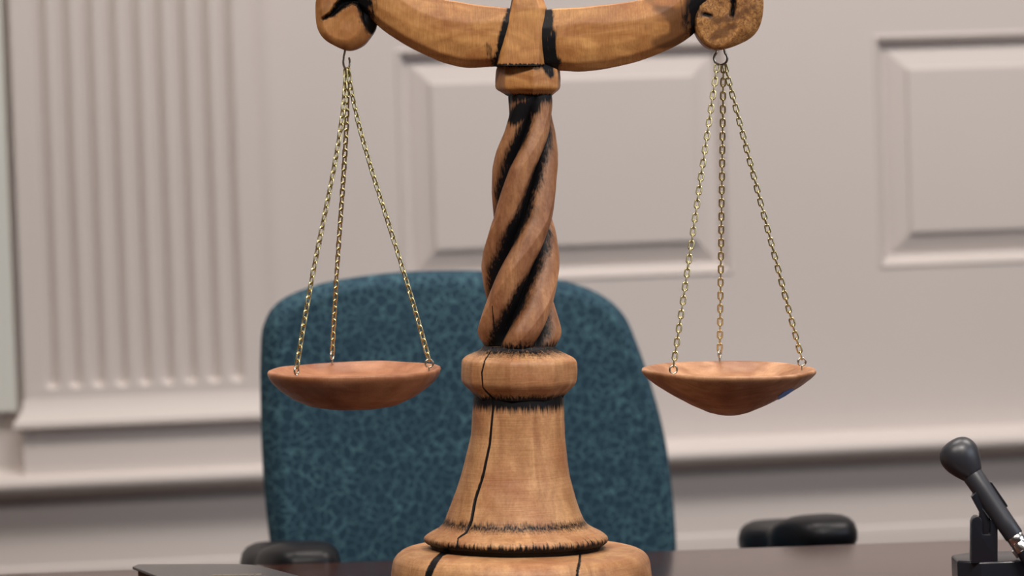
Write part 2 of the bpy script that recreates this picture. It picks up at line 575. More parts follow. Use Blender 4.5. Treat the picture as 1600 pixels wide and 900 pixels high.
# pale casing at the far left, beside the pilaster
CASING = simple('pale_casing_paint', (0.74, 0.74, 0.69), 0.5, spec=0.3)
u_c = wuz(13, 290)[0]
mb = MB(); mb.add(WW([u_c - 0.14, u_c, u_c, u_c - 0.14] * 2, [z_pb + 0.09] * 4 + [ZC] * 4, [0, 0, 0.020, 0.020] * 2), [(0, 1, 2, 3), (7, 6, 5, 4), (0, 4, 5, 1), (1, 5, 6, 2), (2, 6, 7, 3), (3, 7, 4, 0)])
structure(mb.build('trim_5', CASING, None, False))
# pilaster plinth block with a moulded top
z_k = wuz(200, 655)[1]
e = 0.014
for nm, prof in (('trim_4', [(0.0, 0.045), (PW + .002, 0.040), (PW + 0.006, 0.026), (PW + 0.016, 0.012), (PW + 0.024, 0.004), (PW + 0.025, -0.004), (PW + 0.020, -0.008), (PW + 0.008, -0.010)]),):
    prof += [(PW + 0.006, -0.012), (PW + 0.006, z_rail - z_k), (0, z_rail - z_k)]
    V = np.concatenate([WW([pl_l - max(0, w - PW) * 0.8, pl_r + max(0, w - PW) * 0.8], z_k + dz, w) for w, dz in prof]); m = len(prof)
    mb = MB().add(V, [(2 * i, 2 * i + 1, 2 * i + 3, 2 * i + 2) for i in range(m - 1)] + [tuple(range(0, 2 * m, 2)), tuple(range(1, 2 * m, 2))])
    structure(mb.build(nm, PAINT, None, True, 35))

# the other sides of the room
XL, XR, YB = -3.2, 3.2, -2.6


def slab(name, pts, d, mat):
    P = np.array(pts, float); n = len(P)
    V = np.concatenate([P, P + np.array(d)])
    f = [tuple(range(n)), tuple(range(2 * n - 1, n - 1, -1))] + [(i, i + n, (i + 1) % n + n, (i + 1) % n) for i in range(n)]
    return structure(MB().add(V, f).build(name, mat, None, False, None))


slab('floor', [(XL, YB, 0), (XR, YB, 0), (XR, 6.3, 0), (XL, 6.3, 0)], (0, 0, -0.1), CARPET)
slab('ceiling', [(XL, YB, ZC), (XR, YB, ZC), (XR, 6.3, ZC), (XL, 6.3, ZC)], (0, 0, 0.1), CEIL)
slab('wall_left', [(XL, YB, 0), (XL, 6.3, 0), (XL, 6.3, ZC), (XL, YB, ZC)], (-0.1, 0, 0), PANELLING)
slab('wall_front', [(XL, YB, 0), (XR, YB, 0), (XR, YB, ZC), (XL, YB, ZC)], (0, -0.1, 0), PANELLING)
# right wall with a window opening
wy1, wy2, wz1, wz2 = 0.5, 3.3, 1.55, 2.75
mb = MB()
for (a, b2, c, d) in ((YB, wy1, 0, ZC), (wy2, 6.3, 0, ZC), (wy1, wy2, 0, wz1), (wy1, wy2, wz2, ZC)):
    mb.box(((XR + 0.05), (a + b2) / 2, (c + d) / 2), (0.05, (b2 - a) / 2, (d - c) / 2))
structure(mb.build('wall_right', PANELLING, None, False))
mb = MB()
for (a, b2, c, d) in ((wy1, wy1 + .05, wz1, wz2), (wy2 - .05, wy2, wz1, wz2), (wy1, wy2, wz1, wz1 + .05), (wy1, wy2, wz2 - .05, wz2), (1.87, 1.93, wz1, wz2)):
    mb.box((XR + 0.05, (a + b2) / 2, (c + d) / 2), (0.03, (b2 - a) / 2, (d - c) / 2))
structure(mb.build('window_1', CEIL, None, False))


def area(name, loc, target, sx, sy, power, col):
    l = bpy.data.lights.new(name, 'AREA'); l.shape = 'RECTANGLE'; l.size = sx; l.size_y = sy; l.energy = power; l.color = col
    o = bpy.data.objects.new(name, l); COL.objects.link(o); o.location = loc
    d = np.array(target, float) - np.array(loc, float)
    from mathutils import Vector
    o.rotation_euler = Vector(d).to_track_quat('-Z', 'Y').to_euler()
    return o


area('window_daylight', (XR + 0.25, 1.9, 2.15), (0, 2.6, 1.2), 2.7, 1.1, 55, (0.74, 0.85, 1.0))
for (x, y, p, sp) in ((-0.9, 1.85, 70, 128), (0.9, 1.85, 86, 128), (-1.6, 4.15, 29, 175), (0.1, 4.15, 36, 175), (1.8, 4.15, 56, 175)):
    lamp = area('ceiling_lamp', (x, y, ZC - 0.02), (x, y, 0), 1.2, 0.5, p, (1.0, 0.93, 0.86))
    lamp.data.spread = math.radians(sp)

w = bpy.data.worlds.new('world'); scene.world = w; w.use_nodes = True
w.node_tree.nodes['Background'].inputs['Color'].default_value = (0.75, 0.85, 1.0, 1)
w.node_tree.nodes['Background'].inputs['Strength'].default_value = 0.5

# ------------------------------------------------------------------ desk
TZ = 0.74
pa = at_z(50., 895., TZ); pb = at_z(1515., 843.5, TZ)
du = (pb - pa) / np.linalg.norm(pb - pa)
dn = np.array([du[1], -du[0], 0])            # towards the camera
mid = 0.5 * (pa + pb)
desk_w, desk_d = 1.15, 0.95
desk = thing('desk', 'long polished dark reddish brown wooden desk under the balance scale', 'desk', (mid[0], mid[1], 0))
dax = np.array([du, -dn, [0, 0, 1]])
mb = MB(); mb.box(mid + dn * desk_d / 2 + np.array([0, 0, TZ - 0.02]) - np.array([0, 0, TZ]) , (desk_w, desk_d / 2, 0.02), dax, 0.004)
mb.build('desk_top', TABLE, desk)
mb = MB(); mb.box(mid + dn * (desk_d - 0.08) - [0, 0, 0.39], (desk_w - 0.06, 0.012, 0.35), dax, 0.002)
mb.build('modesty_panel', TABLE, desk)
for sgn in (-1, 1):
    mb = MB(); mb.box(mid + dn * desk_d / 2 + du * sgn * (desk_w - 0.06) - [0, 0, 0.39], (0.02, desk_d / 2 - 0.06, 0.35), dax, 0.002)
    mb.build('side_panel', TABLE, desk)

# ------------------------------------------------------------------ balance scale
S = DS / FPX                                 # metres per pixel at the scale
EX = at_y(801., 500., DS) - at_y(800., 500., DS); EX /= np.linalg.norm(EX)
EZ = at_y(800., 499., DS) - at_y(800., 500., DS); EZ /= np.linalg.norm(EZ)
EY = np.array([0, 1.0, 0])
foot = at_y(815., 900., DS)
scale = thing('balance_scale', 'carved wooden balance scale with twisted stem and two hanging pans, standing on the desk', 'scale', (foot[0], DS, TZ))


def SP(px, py, d=0.0):
    """point of the scale: px,py where it stands in its own upright plane, d pixels behind that plane"""
    px, py, d = np.broadcast_arrays(np.asarray(px, float), np.asarray(py, float), np.asarray(d, float))
    return at_y(px, py, DS) + d[..., None] * S * EY


def facets(phi, n, ph=0.0, amt=1.0):
    a = (phi + ph) % (2 * PI / n) - PI / n
    return 1 + amt * (math.cos(PI / n) / np.cos(a) - 1)


CRACK = ([(769, 544), (757, 563), (752, 583), (754, 606), (769, 622), (769.6, 640), (764.7, 694), (754, 744), (742, 781), (736, 814), (728, 832), (715, 841), (713, 857)],
         [0.8, 0.7, 0.9, 0.6, 1.2, 1.3, 1.6, 1.8, 2.0, 2.1, 1.6, 0.8, 1.2])
CRACK2 = ([(704, 862), (689, 866), (679, 877), (672, 889), (667, 905), (664, 930)], [1.5, 3, 4.5, 4.8, 4.8, 3.5])
CRACK3 = ([(907, 866), (906, 878), (903, 892), (902, 910)], [1.2, 1.6, 1.6, 1.2])


def turned(name, prof, nphi, mat, step=1.6, char=None, rmod=None, depth=1.0, jitter=0.006, parent=scale, flat_bottom=None, cracks=(), stain_shade=None):
    """prof rows (y, centre x, radius) top to bottom; a hand-turned carved solid"""
    P = np.array(prof, float)
    seg = np.hypot(np.diff(P[:, 0]), np.diff(P[:, 2])); t = np.concatenate([[0], np.cumsum(seg)])
    nr = int(t[-1] / step) + 2
    tt = np.linspace(0, t[-1], nr)
    y = np.interp(tt, t, P[:, 0]); c = np.interp(tt, t, P[:, 1]); r = np.interp(tt, t, P[:, 2])
    k = np.ones(5) / 5                        # soften the corners a little
    for arr in (y, r, c):
        arr[2:-2] = np.convolve(arr, k, 'valid')
    phi = np.linspace(0, 2 * PI, nphi, endpoint=False)
    PH, YY = np.meshgrid(phi, y); CC = c[:, None] + 0 * PH; RR = r[:, None] + 0 * PH
    mod = 1 + jitter * (N1(PH * 9 / (2 * PI) * 3, YY / 23) - 0.5) * 2
    if rmod is not None:
        mod = mod * rmod(PH, YY)
    RR = RR * mod
    V = SP(CC + RR * np.cos(PH), YY, RR * np.sin(PH) * depth)
    qx, qy = project(V)
    ch = np.zeros_like(PH) if char is None else char(PH, YY, qx, qy)
    for pts, wd in cracks:
        d, bw = poly_dist(qx, qy, pts, wd)
        hit = np.where(np.sin(PH) < 0.0, sm(1.0, -0.6, d - bw), 0)
        ch = np.maximum(ch, hit * 1.4)
        V = V + (hit * 2.5 * S)[..., None] * (SP(CC, YY, 0 * CC) - V) / (RR * S + 1e-9)[..., None]
    if flat_bottom is not None:
        kk = sm(y[-1] - 30, y[-1], YY)[..., None]
        V[..., 2:3] = V[..., 2:3] * (1 - kk) + np.maximum(V[..., 2:3], flat_bottom) * kk
        V[-1, :, 2] = flat_bottom
    Vf = V.reshape(-1, 3)
    n0 = len(Vf)
    cap = np.array([V[0].mean(0), V[-1].mean(0)])
    fq = grid_faces(nr, nphi, True)
    Vf = np.concatenate([Vf, cap])
    faces = [tuple(f) for f in fq]
    faces += [(n0, j, (j + 1) % nphi) for j in range(nphi)]
    o2 = (nr - 1) * nphi
    faces += [(n0 + 1, o2 + (j + 1) % nphi, o2 + j) for j in range(nphi)]
    cha = np.concatenate([ch.ravel(), [0, 0]])
    sta_ = np.zeros(len(Vf)) if stain_shade is None else np.concatenate([stain_shade(PH, YY).ravel(), [0, 0]])
    return link_mesh(name, Vf, faces, mat, parent, True, {'char': cha, 'stain_shade': sta_})


def streaks(PH, seed, f=260):
    return N2(PH * f / (2 * PI) * 2, np.full_like(PH, seed * 7.3)) * 0.65 + N3(PH * f / 3, np.full_like(PH, seed * 3.1)) * 0.35


# plinth slab
turned('plinth', [(857, 815, 0.5), (857, 815, 150), (857.5, 815, 172), (859.5, 815, 184), (864, 815, 193), (872, 815, 199.5), (885, 815, 203), (905, 815, 204), (930, 815, 202), (940, 815, 198), (948, 815, 192)],
       560, W_BASE, 1.6,
       char=lambda PH, Y, qx, qy: 0.9 * sm(150, 139, np.hypot(qx - 807, (Y - 857) * 0 + np.sin(PH) * 0)) * 0 + 0.0 * PH,
       jitter=0.010, flat_bottom=TZ, cracks=(CRACK2, CRACK3))


def char_bell(PH, Y, qx, qy):
    s = streaks(PH, 1)
    a = sm(648, 622, Y - 9 * (s - 0.5) - 2)                # scorched neck under the collar
    b = sm(15, -3, np.abs(Y - 815 + 4 * (s - .5))) * sm(0.15, 0.55, N1(PH * 4, Y / 40) + 0.25)
    s2 = streaks(PH, 2)
    top = 843 - 12 * np.clip(s2 - 0.40, 0, 1) * (1.0 + 0.8 * np.sin(PH * 1.0 - 0.9 + PI))
    d = sm(top - 9, top + 7.0, Y)
    return np.maximum(np.maximum(a, b * 0.8), d)


turned('flared_base', [(612, 810.5, 69), (622, 810.5, 71), (632, 810.5, 71.5), (645, 810, 72.5), (680, 809.5, 74), (720, 807, 80.5), (745, 805.5, 86), (765, 805, 92), (785, 804.5, 98.5), (800, 804, 104),
                       (812, 804.5, 109), (819, 805.5, 114), (825, 806.5, 122), (831, 807.5, 134), (836, 807.5, 142), (840, 807.5, 145), (845, 807.5, 144.5), (849, 807.5, 140), (851, 807.5, 134), (858, 807.5, 132)],
       700, W_BASE, 1.25, char=char_bell, depth=0.88, jitter=0.008, cracks=(CRACK,),
       rmod=lambda PH, Y: facets(PH, 9, 0.3, 0.25 * 1.0))


def char_collar(PH, Y, qx, qy):
    s = streaks(PH, 3, 110)
    a = sm(16, -5, Y - 547 - 5 * (s - .5))
    b = sm(606, 623, Y + 4 * (s - .5))
    return np.maximum(a * 0.9, b)


turned('collar', [(540, 811, 57), (546, 811, 61), (551, 811, 72), (556, 811, 83), (560, 811, 88.5), (563.5, 811, 91.2), (569, 811, 92), (584, 811, 92.3), (596, 811, 91.2), (602, 811, 87.5), (610, 811, 79), (616, 810.5, 73), (622, 810.5, 70)],
       560, W_BASE, 1.4, char=char_collar, depth=0.95, jitter=0.010, cracks=(CRACK,),
       rmod=lambda PH, Y: facets(PH, 8, 0.15, 0.8))


# twisted stem
TW = [(130, 1.98), (178, PI / 2), (262, 0.68), (340, 0.0), (405, -0.82), (470, -PI / 2), (535, -2.42), (600, -PI)]
_ty = np.array([a for a, b in TW]); _tv = np.array([b for a, b in TW])


def twist(Y):
    return np.interp(Y, _ty, _tv)


def groove(PH, Y):
    """0 on the crown of a strand, 1 in the bottom of a groove"""
    a = PH + PI / 2 - twist(Y)
    a = (a + PI / 4) % (PI / 2) - PI / 4      # distance to the nearest groove, +-45 degrees
    return a


def rmod_stem(PH, Y):
    a = groove(PH, Y)
    g = np.exp(-np.abs(a / 0.24) ** 1.5)
    rnd = 0.10 * (np.abs(a) / (PI / 4)) ** 1.5
    fade = sm(150, 195, Y) * 0.85 + 0.15
    bot = sm(548, 515, Y)
    endr = 1 - 0.16 * sm(512, 548, Y)
    return (0.93 + rnd - 0.46 * g * fade * (0.45 + 0.55 * bot)) * endr * (1 + 0.015 * (N2(PH * 5, Y / 30) - 0.5))


def char_stem(PH, Y, qx, qy):
    a = groove(PH, Y)
    s = N1(PH * 14, Y / 26); s2 = streaks(PH, 4, 120)
    wv = 0.15 + 0.14 * (N2(PH * 3, Y / 45) - 0.4)
    g = sm(wv + 0.30, wv - 0.06, np.abs(a + 0.04) + 0.05 * (s - 0.5))
    top = sm(176, 148, Y + 8 * (s2 - 0.5))
    pt, bw = poly_dist(qx, qy, [(803, 182), (818, 172), (832, 165), (838, 150)], [13, 15, 13, 12])
    patch = np.where(np.sin(PH) < 0, sm(9, -8, pt - bw + 6 * (s2 - 0.5)), 0)
    bot = sm(524, 546, Y + 10 * (s2 - 0.5))
    crack, cw = poly_dist(qx, qy, [(769, 478), (771, 500), (773, 520), (769, 545)], [0.5, 0.8, 0.8, 0.8])
    ck = np.where(np.sin(PH) < 0, sm(1.0, -0.4, crack - cw), 0)
    return np.maximum.reduce([g * sm(140, 190, Y), top, patch, bot, ck])


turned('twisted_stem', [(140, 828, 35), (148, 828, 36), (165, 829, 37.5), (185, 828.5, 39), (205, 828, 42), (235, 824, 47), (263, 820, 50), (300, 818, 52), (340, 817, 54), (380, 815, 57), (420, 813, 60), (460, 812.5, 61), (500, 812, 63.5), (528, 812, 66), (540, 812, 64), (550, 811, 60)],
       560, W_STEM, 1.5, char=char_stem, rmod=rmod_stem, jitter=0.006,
       stain_shade=lambda PH, Y: 0.6 * sm(0.60, 0.22, np.abs(groove(PH, Y) - 0.06)) * (0.45 + 0.55 * sm(0.3, 0.7, N3(PH * 4, Y / 28))))  # brown by the grooves: torch stain, plus painted shade to deepen them


def char_ring(PH, Y, qx, qy):
    s = streaks(PH, 5, 100)
    a = sm(108, 102, Y + 8 * (s - 0.5))
    p, bw = poly_dist(qx, qy, [(856, 104), (860, 116)], [8, 5])
    return np.maximum(np.maximum(a, np.where(np.sin(PH) < 0, sm(5, -3, p - bw), 0) * 0.9), sm(144, 150, Y + 5 * (s - .5)))


turned('capital_ring', [(97, 826, 40), (100, 826, 47), (103, 826, 49.5), (110, 826, 52), (122, 826, 53), (136, 826, 53), (140, 826, 51), (145, 827, 43), (150, 828, 36)],
       420, W_BEAM, 1.2, char=char_ring, jitter=0.012, rmod=lambda PH, Y: facets(PH, 7, 0.55, 0.95))


# keystone between the two arms
def cap_section(y):
    l = np.interp(y, [-52, -48, -40, -25, 0, 15, 60, 97, 104], [817, 811, 807, 803.5, 799.5, 796.5, 784, 776, 775])
    r = np.interp(y, [-52, -48, -40, -25, 0, 15, 60, 97, 104], [825, 831, 836, 841, 849, 854.5, 854, 853, 853])
    return l, r


rows = []; chs = []
nphi = 200
phi = np.linspace(0, 2 * PI, nphi, endpoint=False)
ys = np.concatenate([np.linspace(-52, -40, 8), np.linspace(-38, 104, 90)])
for y in ys:
    l, r = cap_section(y)
    n = 5.0
    cx, sx = np.cos(phi), np.sin(phi)
    q = (np.abs(cx) ** n + np.abs(sx) ** n) ** (-1 / n)
    hd = np.interp(y, [-52, -44, -20, 15, 104], [8, 30, 42, 50, 57])
    x = (l + r) / 2 + q * cx * (r - l) / 2
    # chamfer of the right front edge
    dfr = q * sx * hd
    cham = np.clip((x - (r - 12)) / 12, 0, 1)
    dfr = np.where(sx < 0, dfr * (1 - 0.22 * cham), dfr)
    rows.append(SP(x, np.full_like(x, y), dfr))
    s = N1(phi * 30, np.full_like(phi, 3.3))
    low = sm(99.5, 102.5, y + 3 * (s - 0.5)) * np.ones(nphi)
    side = sm(r - 5, r - 1.5, x) * sm(10, 20, y) * 0.85
    lside = sm(l + 4, l + 1, x) * 0.75
    chs.append(np.maximum.reduce([low, side * (sx < 0.5), lside]))
V = np.concatenate(rows); nr = len(ys)
fa = [tuple(f) for f in grid_faces(nr, nphi, True)] + [tuple(range(nphi))[::-1], tuple(range((nr - 1) * nphi, nr * nphi))]
link_mesh('keystone', V, fa, W_BEAM, scale, True, {'char': np.concatenate(chs), 'stain_shade': np.zeros(len(V))})

# the two arms of the beam, one carved piece
bottom_l = [(845, 100), (800, 104), (775, 104), (730, 106), (700, 100), (680, 93), (642, 75), (617, 60), (597, 46), (580, 30), (562, 14)]
top_l = [(845, 16), (812, 15), (792, 13), (745, 8), (715, 3), (692, -1), (655, -15), (630, -30), (612, -41), (590, -46), (560, -42)]
bottom_r = [(815, 100), (845, 110), (875, 110.5), (905, 112), (930, 110), (955, 106), (1000, 95), (1048, 76), (1080, 56), (1098, 35), (1118, 14)]
top_r = [(815, 16), (845, 16), (868, 14), (905, 12), (935, 9), (962, 6), (1010, -2), (1045, -17), (1066, -32), (1088, -43), (1120, -42)]
mbV = []; mbF = []; cha = []; sta = []; off = 0
for side, bt, tp in ((-1, bottom_l, top_l), (1, bottom_r, top_r)):
    n = 190
    B = spline(bt, n); T = spline(tp, n)
    na = 120
    a = np.linspace(0, 2 * PI, na, endpoint=False)
    ca, sa = np.cos(a), np.sin(a)
    e = 3.6
    q = (np.abs(ca) ** e + np.abs(sa) ** e) ** (-1 / e)
    v = q * ca; d = q * sa                       # v: +1 at the top edge, d: -1 in front
    C = 0.5 * (B + T); H = 0.5 * (T - B)
    # three planed facets on the front
    X = C[:, 0:1] + H[:, 0:1] * v; Y = C[:, 1:2] + H[:, 1:2] * v
    vv = v + 0 * X; dd_ = d + 0 * X
    f1 = 0.42 + 0.35 * (N1(X / 60, 0 * X + 2.2) - 0.5); f2 = -0.30 + 0.45 * (N2(X / 75, 0 * X + 5.2) - 0.5); f3 = -0.72
    hd = 46 - 17 * np.clip(vv - f1, 0, 1) - 11 * np.clip(f2 - vv, 0, 1) - 34 * np.clip(f3 - vv, 0, 1) - 2.5 * np.abs(vv - 0.05)
    D = np.where(dd_ < 0, -np.minimum(np.abs(dd_) * 60, hd), dd_ * 44)
    D = D + np.where(d < 0, 2.5 * (N1(X / 38, Y / 30) - 0.5), 0)
    V = SP(X, Y, D)
    AA = a + 0 * X
    s = streaks(np.pi * Y / 60, 6 + side, 60); s2 = N2(X / 5, Y / 14)
    if side < 0:
        kl = cap_section(Y)[0]
        c1 = sm(-8, 1, X - kl + 5 * (s - 0.5) + 1)
        st_, bw = poly_dist(X, Y, [(772, 104), (768, 88), (764, 72)], [4, 2, 1]); c1 = np.maximum(c1, 0.6 * sm(7, -4, st_ - bw + 9 * (s2 - .5)))
        c2 = sm(604, 574, X + 8 * (s2 - 0.5) + 4)
        stn = 0.25 * sm(640, 590, X) * N3(X / 12, Y / 20)
    else:
        c1 = sm(10, -2, X - 858 - 11 * sm(20, 100, Y) - 9 * (s2 - 0.5)) * sm(4, 20, Y + 0 * X)
        c2 = sm(1056, 1084, X + 12 * (s2 - 0.5))
        stn = 0.8 * sm(1005, 1035, X + 30 * (N3(X / 14, Y / 14) - 0.5)) * sm(0.3, 0.6, N1(X / 22 + 3, Y / 22)) + 0.3 * sm(70, 105, Y + 14 * (N2(X / 30, Y / 9) - .5)) * sm(0.45, 0.6, N3(X / 40, Y / 6))
    mbV.append(V.reshape(-1, 3)); mbF += [tuple(f) for f in grid_faces(n, na, True, off=off, flip=(side > 0))]
    mbF += [tuple(np.arange(na) + off), tuple(np.arange(na)[::-1] + off + (n - 1) * na)]
    off += n * na
    cha.append(np.maximum(c1, c2).ravel()); sta.append(np.clip(stn, 0, 1).ravel() + 0 * X.ravel())
link_mesh('beam_arms', np.concatenate(mbV), mbF, W_BEAM, scale, True, {'char': np.concatenate(cha), 'stain_shade': np.concatenate(sta)})


# scrolls at the ends of the beam
def scroll(outline, mat, gpaths, bevel_r, stains, cen):
    n = 260
    O = closed_spline(outline, n); cen = np.array(cen, float)
    ks = np.concatenate([np.linspace(0.02, 0.86, 56), np.linspace(0.88, 1.0, 10)])
    rows = []; ch = []; stn = []
    for k in ks:
        Q = cen + (O - cen) * k
        dir_ = (O - cen) / np.linalg.norm(O - cen, axis=1)[:, None]
        rad = np.linalg.norm(O - cen, axis=1)
        wb_ = bevel_r(dir_)                       # how wide the planed edge is there
        edge = np.clip((k * rad - (rad - wb_)) / np.maximum(wb_, 1e-6), 0, 1)
        dep = -47 + 0.75 * wb_ * edge ** 1.6 + 2.0 * (N1(Q[:, 0] / 17, Q[:, 1] / 17) - 0.5)
        c = np.zeros(n)
        for pts, wd, dd in gpaths:
            d, bw = poly_dist(Q[:, 0], Q[:, 1], pts, wd)
            h = sm(7.0, -5.0, d - bw + 4 * (N2(Q[:, 0] / 4, Q[:, 1] / 4) - 0.5))
            dep = dep + dd * sm(2.5, -5, d - bw)
            c = np.maximum(c, h)
        s = np.zeros(n)
        for pts, wd, amt in stains:
            d, bw = poly_dist(Q[:, 0], Q[:, 1], pts, wd)
            s = np.maximum(s, amt * sm(4, -4, d - bw + 6 * (N3(Q[:, 0] / 5, Q[:, 1] / 5) - 0.5)))
        rows.append(SP(Q[:, 0], Q[:, 1], dep)); ch.append(c); stn.append(s)
    last = dep
    for dd in (-20, 0, 20, 38, 46):
        kk = 1.0 if dd < 38 else (0.97 if dd == 38 else 0.88)
        Q = cen + (O - cen) * kk
        rows.append(SP(Q[:, 0], Q[:, 1], np.maximum(last, dd))); ch.append(ch[65] * 0.6); stn.append(np.zeros(n))
    m_ = len(rows)
    V = np.concatenate(rows)
    fa = [tuple(f) for f in grid_faces(m_, n, True)] + [tuple(range(n)), tuple(range((m_ - 1) * n, m_ * n))[::-1]]
    return link_mesh('scroll', V, fa, mat, scale, True, {'char': np.concatenate(ch), 'stain_shade': np.concatenate(stn)})


OUT_L = [(495.5, 30), (500, 50), (512, 65), (535, 77), (550, 79), (568, 71), (580, 57), (588, 42), (592, 10), (590, -20), (578, -44), (550, -53), (522, -46), (504, -24), (496, 2)]
scroll(OUT_L, W_SCROLL,
       [([(590, 55), (586, 42), (580, 28), (576, 12), (568, 0), (552, -2), (540, 4), (530, 14), (521, 24), (507, 31)], [8, 13, 14, 14, 12, 10, 8, 6, 4, 1.5], 20)],
       lambda d: 7 + 14 * np.clip(d @ np.array([0.62, 0.78]), 0, 1) ** 2 + 6 * np.clip(d @ np.array([-0.9, 0.3]), 0, 1) ** 2,
       [([(515, 8), (508, 20)], [6, 6], 0.35)], (543, 22))
OUT_R = [(1082, 30), (1084, 47), (1092, 63), (1103, 74), (1117, 78.5), (1132, 77), (1152, 70.5), (1171, 60), (1183, 46), (1189, 26), (1190, 2), (1184, -22), (1165, -45), (1135, -53), (1106, -45), (1090, -22), (1083, 5)]
scroll(OUT_R, W_BURL,
       [([(1079, 50), (1080, 30), (1087, 8), (1100, -6), (1120, -12)], [3, 4, 4, 6, 6], 10), ([(1134, -12), (1142, 2), (1143, 14), (1140, 26)], [4, 4, 3.5, 2.5], 9),
        ([(1098, 24), (1108, 27)], [3, 2], 4)],
       lambda d: 6 + 12 * np.clip(d @ np.array([0.98, 0.2]), 0, 1) ** 2 + 8 * np.clip(d @ np.array([0.5, 0.86]), 0, 1) ** 3,
       [([(1094, 22), (1106, 27), (1118, 35), (1140, 30), (1160, 20), (1175, 12)], [5, 4, 4, 5, 5, 3], 0.8), ([(1112, 60), (1125, 50), (1142, 42)], [5, 7, 5], 0.75),
        ([(1150, 12), (1165, 6)], [5, 4], 0.4)], (1135, 20))


# hooks, pans, chains
def hook(pts, r):
    P = spline(np.array(pts, float), 70)
    mb = MB().tube(SP(P[:, 0], P[:, 1], P[:, 2]), r * S, 12)
    return mb.build('hook', STEEL, scale)


def loop_pts(cx, cy, r, ang, shank_top, start, end):
    """open teardrop eye: from the shank, round the loop"""
    pts = []
    for t in np.linspace(start, end, 15):
        x, yy = r * math.sin(t), -r * math.cos(t)
        pts.append((cx + x * math.cos(ang), cy + yy, x * math.sin(ang)))
    return pts


ca = 0.1
hook([(1121, 70, 0), (1120, 78, 0)] + loop_pts(1126, 91, 10.5, ca, 0, -0.75, -PI * 2 + 0.75) + [(1132, 79, 0), (1131, 70, 0)], 1.9)
hook([(539.5, 66, 0), (539, 80, 0), (537, 88, 2)] + loop_pts(541.5, 97, 11.0, 1.15, 0, -1.1, -PI * 2 + 0.9), 1.7)

# one stadium link
LK_L, LK_W, LK_R = 16.6, 9.8, 1.45
_n, _m = 22, 8
half = (LK_L - LK_W) / 2; rr = LK_W / 2 - LK_R
_t = []
for k in range(_n // 2):
    a = PI * k / (_n // 2 - 1); _t.append((rr * math.cos(a), half + rr * math.sin(a)))
for k in range(_n // 2):
    a = PI + PI * k / (_n // 2 - 1); _t.append((rr * math.cos(a), -half + rr * math.sin(a)))
_t = np.array(_t); _tan = np.roll(_t, -1, 0) - np.roll(_t, 1, 0); _tan /= np.linalg.norm(_tan, axis=1)[:, None]
_no = np.stack([_tan[:, 1], -_tan[:, 0]], 1)
_b = np.linspace(0, 2 * PI, _m, endpoint=False)
LINK = np.zeros((_n, _m, 3))
LINK[:, :, 0] = _t[:, 0:1] + LK_R * np.cos(_b) * _no[:, 0:1]
LINK[:, :, 1] = _t[:, 1:2] + LK_R * np.cos(_b) * _no[:, 1:2]
LINK[:, :, 2] = LK_R * 0.85 * np.sin(_b)
LINK = LINK.reshape(-1, 3)
_lf = [tuple(f) for f in grid_faces(_n, _m, True)] + [((_n - 1) * _m + j, j, (j + 1) % _m, (_n - 1) * _m + (j + 1) % _m) for j in range(_m)]


def chain(A, B, roll, parent, hang=0.0):
    A = np.array(A, float); B = np.array(B, float)      # pixel x, pixel y, pixel depth
    L = np.linalg.norm(B - A); n = max(3, int(round((L - 4) / 10.85)))
    ax = (B - A) / L
    mb = MB()
    sgn = -np.sign(B[0] - A[0]) * min(1.0, abs(B[0] - A[0]) / 60)

    def on(t):                                # the chains cling together near the hook, then spread
        return A + (B - A) * t + np.array([hang * sgn * 9.48 * t * (1 - t) ** 3, 0, 0])
    pitch = (L - 2) / n
    r_ = np.random.default_rng(int(abs(A[0] * 7 + B[0])))
    for i in range(n):
        t_ = (1 + pitch * (i + 0.5)) / L
        c = on(t_); ax = on(min(1, t_ + .01)) - on(max(0, t_ - .01)); ax /= np.linalg.norm(ax)
        s = np.cross(ax, [0, 0, 1.0]); s /= np.linalg.norm(s); q = np.cross(ax, s)
        th = roll + (PI / 2 if i % 2 else 0) + r_.normal(0, 0.07)
        e1 = math.cos(th) * s + math.sin(th) * q; e2 = np.cross(ax, e1)
        P = c + LINK[:, :1] * e1 + LINK[:, 1:2] * ax + LINK[:, 2:] * e2
        mb.add(SP(P[:, 0], P[:, 1], P[:, 2]), _lf)
    return mb.build('chain', BRASS, parent, True, None)


